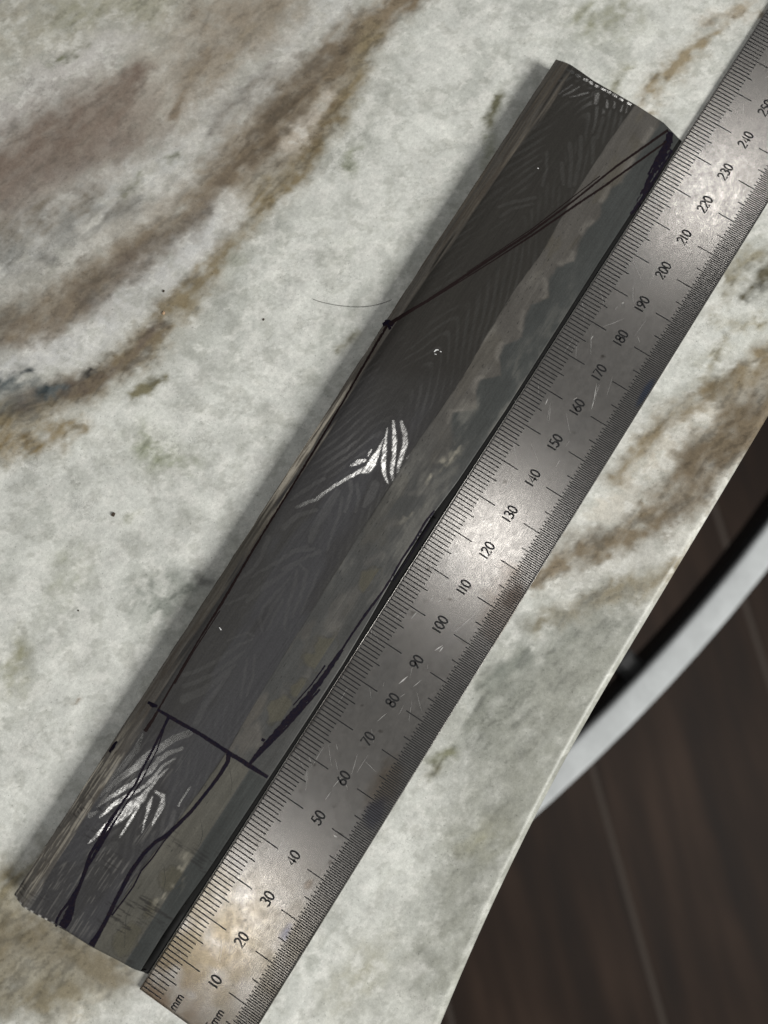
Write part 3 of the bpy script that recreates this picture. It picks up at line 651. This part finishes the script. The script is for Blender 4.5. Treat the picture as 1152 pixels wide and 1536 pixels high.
c_ = attr(nt, 'blade_colour')
f_ = math_(nt, 'MULTIPLY', ramp(nt, noise_node(nt, 1, (500, 5000, 500), 3), .3, .7, .93, 1.07), ramp(nt, noise_node(nt, 1800, (1, 1, 1), 3), .3, .7, .93, 1.07))
cb = N(nt, 'ShaderNodeCombineXYZ')
for i in range(3): nt.links.new(f_, cb.inputs[i])
nt.links.new(mul(nt, c_.outputs['Color'], cb.outputs[0]), b.inputs['Base Color'])
b.inputs['Metallic'].default_value = .8
nt.links.new(ramp(nt, noise_node(nt, 700, (1, 1, 1), 3), .3, .7, .21, .25), b.inputs['Roughness'])
tcn = N(nt, 'ShaderNodeNewGeometry'); mp = N(nt, 'ShaderNodeMapping'); mp.inputs['Rotation'].default_value = (0, 0, .55); mp.inputs['Scale'].default_value = (500, 4800, 500)
nt.links.new(tcn.outputs['Position'], mp.inputs[0]); nx = N(nt, 'ShaderNodeTexNoise', i_Scale=1.0, i_Detail=2.0); nt.links.new(mp.outputs[0], nx.inputs['Vector'])
h = math_(nt, 'ADD', nx.outputs['Fac'], math_(nt, 'MULTIPLY', noise_node(nt, 3600, (1, 1, 1), 3), .3))
bump(nt, b, h, 0.000012, .5)
ruler = thing('steel_ruler', 150, 12.7, 0, 'worn satin steel millimetre ruler with black numbers lying along the bar', 'ruler')
obj('blade', me, mt_rule, ruler)
mt_print, nt, b = mat('black_print'); b.inputs['Base Color'].default_value = (.008, .008, .009, 1); b.inputs['Roughness'].default_value = .55; b.inputs['Specular IOR Level'].default_value = .3
PZ = RZ + .012
s = Strips()
for k in range(1, 301):
    ln = 8.9 if k % 10 == 0 else 6.25 if k % 5 == 0 else 5.05
    s.quad((k - .14, .22, PZ), (k + .14, .22, PZ), (k + .13, ln, PZ), (k - .13, ln, PZ))
obj('millimetre_graduations', s.mesh('millimetre_graduations'), mt_print, ruler)
s = Strips()
for k in range(2, 601):
    x = k * .5
    st_ = 16.54 if k % 20 == 0 else 19.15 if k % 10 == 0 else 20.3 if k % 2 == 0 else 20.85
    s.quad((x - .125, st_, PZ), (x + .125, st_, PZ), (x + .13, RW - .18, PZ), (x - .13, RW - .18, PZ))
obj('half_millimetre_graduations', s.mesh('half_millimetre_graduations'), mt_print, ruler)

def arc(cx, cy, rx, ry, a0, a1, n=14):
    return [(cx + rx * math.cos(math.radians(a0 + (a1 - a0) * i / n)), cy + ry * math.sin(math.radians(a0 + (a1 - a0) * i / n))) for i in range(n + 1)]
GL = {'0': (.6, [arc(.27, .5, .22, .46, 0, 360, 22)]),
      '1': (.36, [[(.1, .04), (.1, .96)], ]),
      '2': (.6, [arc(.26, .71, .21, .25, 165, -28, 12) + [(.04, .04), (.5, .04)]]),
      '3': (.58, [arc(.22, .73, .2, .23, 150, -85, 12) + arc(.22, .27, .24, .23, 85, -150, 12)]),
      '4': (.62, [[(.4, .02), (.4, .96), (.02, .27), (.55, .27)]]),
      '5': (.58, [[(.46, .95), (.16, .95), (.1, .56)] + arc(.22, .31, .25, .27, 112, -150, 14)]),
      '6': (.6, [arc(.27, .29, .23, .25, 0, 360, 20), [(.05, .36), (.1, .5), (.38, .97)]]),
      '7': (.58, [[(.02, .95), (.48, .95), (.16, .03)]]),
      '8': (.6, [arc(.27, .73, .19, .22, 0, 360, 18), arc(.27, .27, .23, .24, 0, 360, 20)]),
      '9': (.6, [arc(.27, .70, .23, .25, 0, 360, 20), [(.49, .63), (.44, .5), (.16, .03)]]),
      'm': (.80, [[(.04, .0), (.04, .58)], [(.04, .42)] + arc(.19, .40, .14, .16, 150, 0, 6) + [(.33, 0)], [(.33, .42)] + arc(.48, .40, .14, .16, 150, 0, 6) + [(.62, 0)]]),
      '.': (.28, [[(.06, .02), (.06, .14)]])}
def text(name, tx, uc, vc_, h, wd, sx=1.0):
    """lettering read along the ruler with its top toward v = 0"""
    adv = sum(GL[c][0] for c in tx) - (.06 if tx[-1] != 'm' else .14)
    x = -adv / 2; s = Strips()
    for ch in tx:
        for pl in GL[ch][1]:
            cl = len(pl) > 15 and math.hypot(pl[0][0] - pl[-1][0], pl[0][1] - pl[-1][1]) < 1e-6
            q = pl[:-1] if cl else pl
            s.line([(uc + (x + a) * h * sx, vc_ + (.5 - bb) * h) for a, bb in q], wd, PZ, 0.0 + .002 * (ch in '69m'), closed=cl)
        x += GL[ch][0]
    obj(name, s.mesh(name), mt_print, ruler)
for k in range(10, 301, 10):
    text('numeral', str(k), k + .25, 12.72, 2.45, .41, 1.0)
text('unit_mark', 'mm', 2.3, 7.95, 2.2, .30)
text('unit_mark', '.5mm', 3.6, 16.9, 2.2, .30)
# bright scratches and nicks in the blade
mt_scr, nt, b = mat('bright_scratch'); b.inputs['Base Color'].default_value = (.5, .49, .475, 1); b.inputs['Metallic'].default_value = .2; b.inputs['Roughness'].default_value = .4
s = Strips(); rs = random.Random(11)
def scr(px0, px1, w_):
    a = at(*px0, RZ); b_ = at(*px1, RZ); s.line([a + (.01,), ((a[0] + b_[0]) / 2 + rs.uniform(-.1, .1), (a[1] + b_[1]) / 2, w_), b_ + (.01,)], None, RZ, .008)
for a, b_, w_ in (((598, 1026), (612, 1014), .16), ((652, 976), (664, 968), .12), ((659, 978), (665, 970), .12), ((645, 900), (651, 896), .08), ((656, 904), (662, 899), .08), ((617, 928), (626, 917), .06), ((682, 948), (696, 935), .05), ((686, 944), (712, 922), .04), ((890, 606), (895, 575), .07), ((887, 614), (891, 600), .07), ((818, 607), (822, 598), .10), ((860, 600), (866, 596), .05), ((500, 1252), (506, 1256), .13), ((755, 738), (768, 722), .05), ((886, 510), (890, 503), .08), ((905, 490), (936, 478), .03), ((566, 1082), (580, 1070), .04), ((500, 1180), (512, 1166), .05), ((488, 1200), (496, 1188), .04), ((933, 456), (936, 453), .14), ((840, 690), (834, 700), .03), ((620, 1030), (632, 1020), .05), ((600, 1046), (608, 1040), .03), ((660, 880), (672, 870), .05)):
    scr(a, b_, w_)
for _ in range(110):
    a_, b_ = rs.uniform(3, 295), rs.uniform(.8, 20); th = rs.gauss(.45, .35); ln = rs.uniform(.4, 2.6)
    s.line([(a_, b_, .006), (a_ + ln * math.cos(th), b_ - ln * math.sin(th), rs.uniform(.012, .028)), (a_ + 2 * ln * math.cos(th), b_ - 2 * ln * math.sin(th) + rs.uniform(-.1, .1), .006)], None, RZ, .006)
obj('scratches', s.mesh('scratches'), mt_scr, ruler, kind='stuff')

# ------------------------------------------------------------------ hair and crumbs on the stone
def tube(name, P, r, n=6):
    vs = []; fs = []
    for i, p in enumerate(P):
        p = np.array(p); a = np.array(P[max(i - 1, 0)]); b_ = np.array(P[min(i + 1, len(P) - 1)]); tg = b_ - a; tg = tg / np.linalg.norm(tg)
        s1 = np.cross(tg, [0, 0, 1.0]); s1 /= np.linalg.norm(s1); s2 = np.cross(s1, tg); rr_ = r * (.45 if i in (0, len(P) - 1) else 1)
        for k in range(n):
            q = p + rr_ * (s1 * math.cos(6.2832 * k / n) + s2 * math.sin(6.2832 * k / n)); vs.append((q[0] * MM, -q[1] * MM, q[2] * MM))
    for i in range(len(P) - 1):
        for k in range(n): fs.append((i * n + k, i * n + (k + 1) % n, (i + 1) * n + (k + 1) % n, (i + 1) * n + k))
    fs += [tuple(range(n)), tuple(range(len(vs) - n, len(vs)))[::-1]]
    me = bpy.data.meshes.new(name); me.from_pydata(vs, [], fs); me.update()
    bm = bmesh.new(); bm.from_mesh(me); bmesh.ops.recalc_face_normals(bm, faces=bm.faces); bm.to_mesh(me); bm.free()
    return me
mt_hair, nt, b = mat('hair'); b.inputs['Base Color'].default_value = (.02, .017, .014, 1); b.inputs['Roughness'].default_value = .5
hp = np.array([(468, 448), (480, 452.5), (492, 456), (512, 460), (532, 461.3), (548, 460.6), (562, 458.5), (576, 454.5), (588, 449.5)], float)
xs = np.linspace(0, 8, 33); hx = [np.polyval(np.polyfit(range(9), hp[:, i], 4), xs) for i in (0, 1)]
o = obj('hair', tube('hair', [(*at(x, y, 0), .08 + .25 * math.sin(math.pi * i / 32)) for i, (x, y) in enumerate(zip(*hx))], .055), mt_hair)
o['label'] = 'single short dark curved hair lying on the white stone'; o['category'] = 'hair'
mt_crumb, nt, b = mat('crumb'); b.inputs['Base Color'].default_value = (.035, .022, .012, 1); b.inputs['Roughness'].default_value = .8
mt_chip, nt, b = mat('pale_chip'); b.inputs['Base Color'].default_value = (.42, .28, .17, 1); b.inputs['Roughness'].default_value = .6
def crumb(px, py, r, label, mt_, seed, name='crumb', cat='crumb'):
    bm = bmesh.new(); bmesh.ops.create_icosphere(bm, subdivisions=2, radius=1); rr_ = random.Random(seed)
    for v_ in bm.verts:
        k = .75 + .5 * rr_.random(); v_.co = Vector((v_.co.x * r * k, v_.co.y * r * k * .85, max(v_.co.z * r * k * .7, -.35 * r))) * MM
    me = bpy.data.meshes.new(name); bm.to_mesh(me); bm.free()
    a = at(px, py, 0); o = obj(name, me, mt_); o.location = (a[0] * MM, -a[1] * MM, .35 * r * MM)
    o['label'] = label; o['category'] = cat; o['group'] = 'specks lying on the granite'
crumb(170, 772, .52, 'largest dark brown crumb, alone on the white stone left of the bar', mt_crumb, 1)
crumb(245.5, 437, .32, 'small black crumb on the white streak between two brown veins', mt_crumb, 2)
crumb(395.5, 479.5, .28, 'tiny brown crumb on white stone left of the curved hair', mt_crumb, 3)
crumb(245.5, 470, .45, 'pale orange chip on the brown vein', mt_chip, 4, 'chip', 'chip')
crumb(117.5, 916, .2, 'tiny dark speck below the largest crumb', mt_crumb, 5)

# ------------------------------------------------------------------ metal hoop below the counter edge
HZ = -270.0
OUT = [(1152, 855), (1082, 943), (989, 1036), (916, 1119), (823, 1209)]
INN = [(1152, 791), (1082, 869), (1012, 943), (962, 1003), (915, 1054)]
q = np.array([at(x, y, HZ) for x, y in OUT])
AA = np.c_[2 * q, np.ones(len(q))]; sol = np.linalg.lstsq(AA, (q ** 2).sum(1), rcond=None)[0]
hc = sol[:2]; hr = math.sqrt(sol[2] + hc @ hc)
print('hoop centre', hc, 'radius', hr)
qi = np.array([at(x, y, HZ) for x, y in INN]); ri = float(np.median(np.hypot(*(qi - hc).T))) + 1.2
print('inner', np.hypot(*(qi - hc).T), ri)
def lathe(name, prof_, n=240):
    vs = []; fs = []; k = len(prof_)
    for i in range(n):
        a = 2 * math.pi * i / n
        for r_, z_ in prof_: vs.append((r_ * math.cos(a) * MM, r_ * math.sin(a) * MM, z_ * MM))
    for i in range(n):
        for j in range(k): fs.append((i * k + j, ((i + 1) % n) * k + j, ((i + 1) % n) * k + (j + 1) % k, i * k + (j + 1) % k))
    me = bpy.data.meshes.new(name); me.from_pydata(vs, [], fs); me.update()
    bm = bmesh.new(); bm.from_mesh(me); bmesh.ops.recalc_face_normals(bm, faces=bm.faces)
    for f in bm.faces: f.smooth = True
    bm.to_mesh(me); bm.free(); return me
mt_hoop, nt, b = mat('pale_metal')
nn_ = ramp(nt, noise_node(nt, 40, (1, 1, 1), 4), .3, .7, .85, 1.1)
cb = N(nt, 'ShaderNodeCombineXYZ'); cb.inputs[0].default_value = .49; cb.inputs[1].default_value = .51; cb.inputs[2].default_value = .52
nn_ = math_(nt, 'MULTIPLY', nn_, ramp(nt, noise_node(nt, 300, (1, 1, 1), 5), .3, .7, .93, 1.05))
nt.links.new(mul(nt, cb.outputs[0], nn_), b.inputs['Base Color']); b.inputs['Metallic'].default_value = 0; b.inputs['Roughness'].default_value = .6; b.inputs['Specular IOR Level'].default_value = .25
mt_black, nt, b = mat('black_rubber'); b.inputs['Base Color'].default_value = (.006, .006, .007, 1); b.inputs['Roughness'].default_value = .6
hoop = thing('metal_hoop', hc[0], hc[1], HZ, 'pale curved metal hoop with a black inside, blurred below the counter edge', 'metal hoop')
o = obj('band', lathe('band', [(ri + .2, -1.4), (ri + 1.4, -.2), (ri + 3, 0), (hr - 1.2, 0), (hr - .4, -.1), (hr, -.5), (hr, -24), (ri + .2, -24)]), mt_hoop, hoop); o.location = (0, 0, 0); o.matrix_parent_inverse = Matrix.Identity(4)
o = obj('liner', lathe('liner', [(ri - .8, -1.5), (ri + .1, -1.2), (ri + .1, -34), (ri - .8, -34)]), mt_black, hoop); o.location = (0, 0, 0); o.matrix_parent_inverse = Matrix.Identity(4)
bq = at(940, 1003, HZ - 25); a = math.atan2(-(bq[1] - hc[1]), bq[0] - hc[0])
o = obj('bracket', box_mesh('bracket', 26, 14, 26, 3, 2), mt_black, hoop); o.matrix_parent_inverse = Matrix.Identity(4)
rr_ = math.hypot(bq[0] - hc[0], bq[1] - hc[1]); o.location = (rr_ * math.cos(a) * MM, rr_ * math.sin(a) * MM, -20 * MM); o.rotation_euler = (0, 0, a)
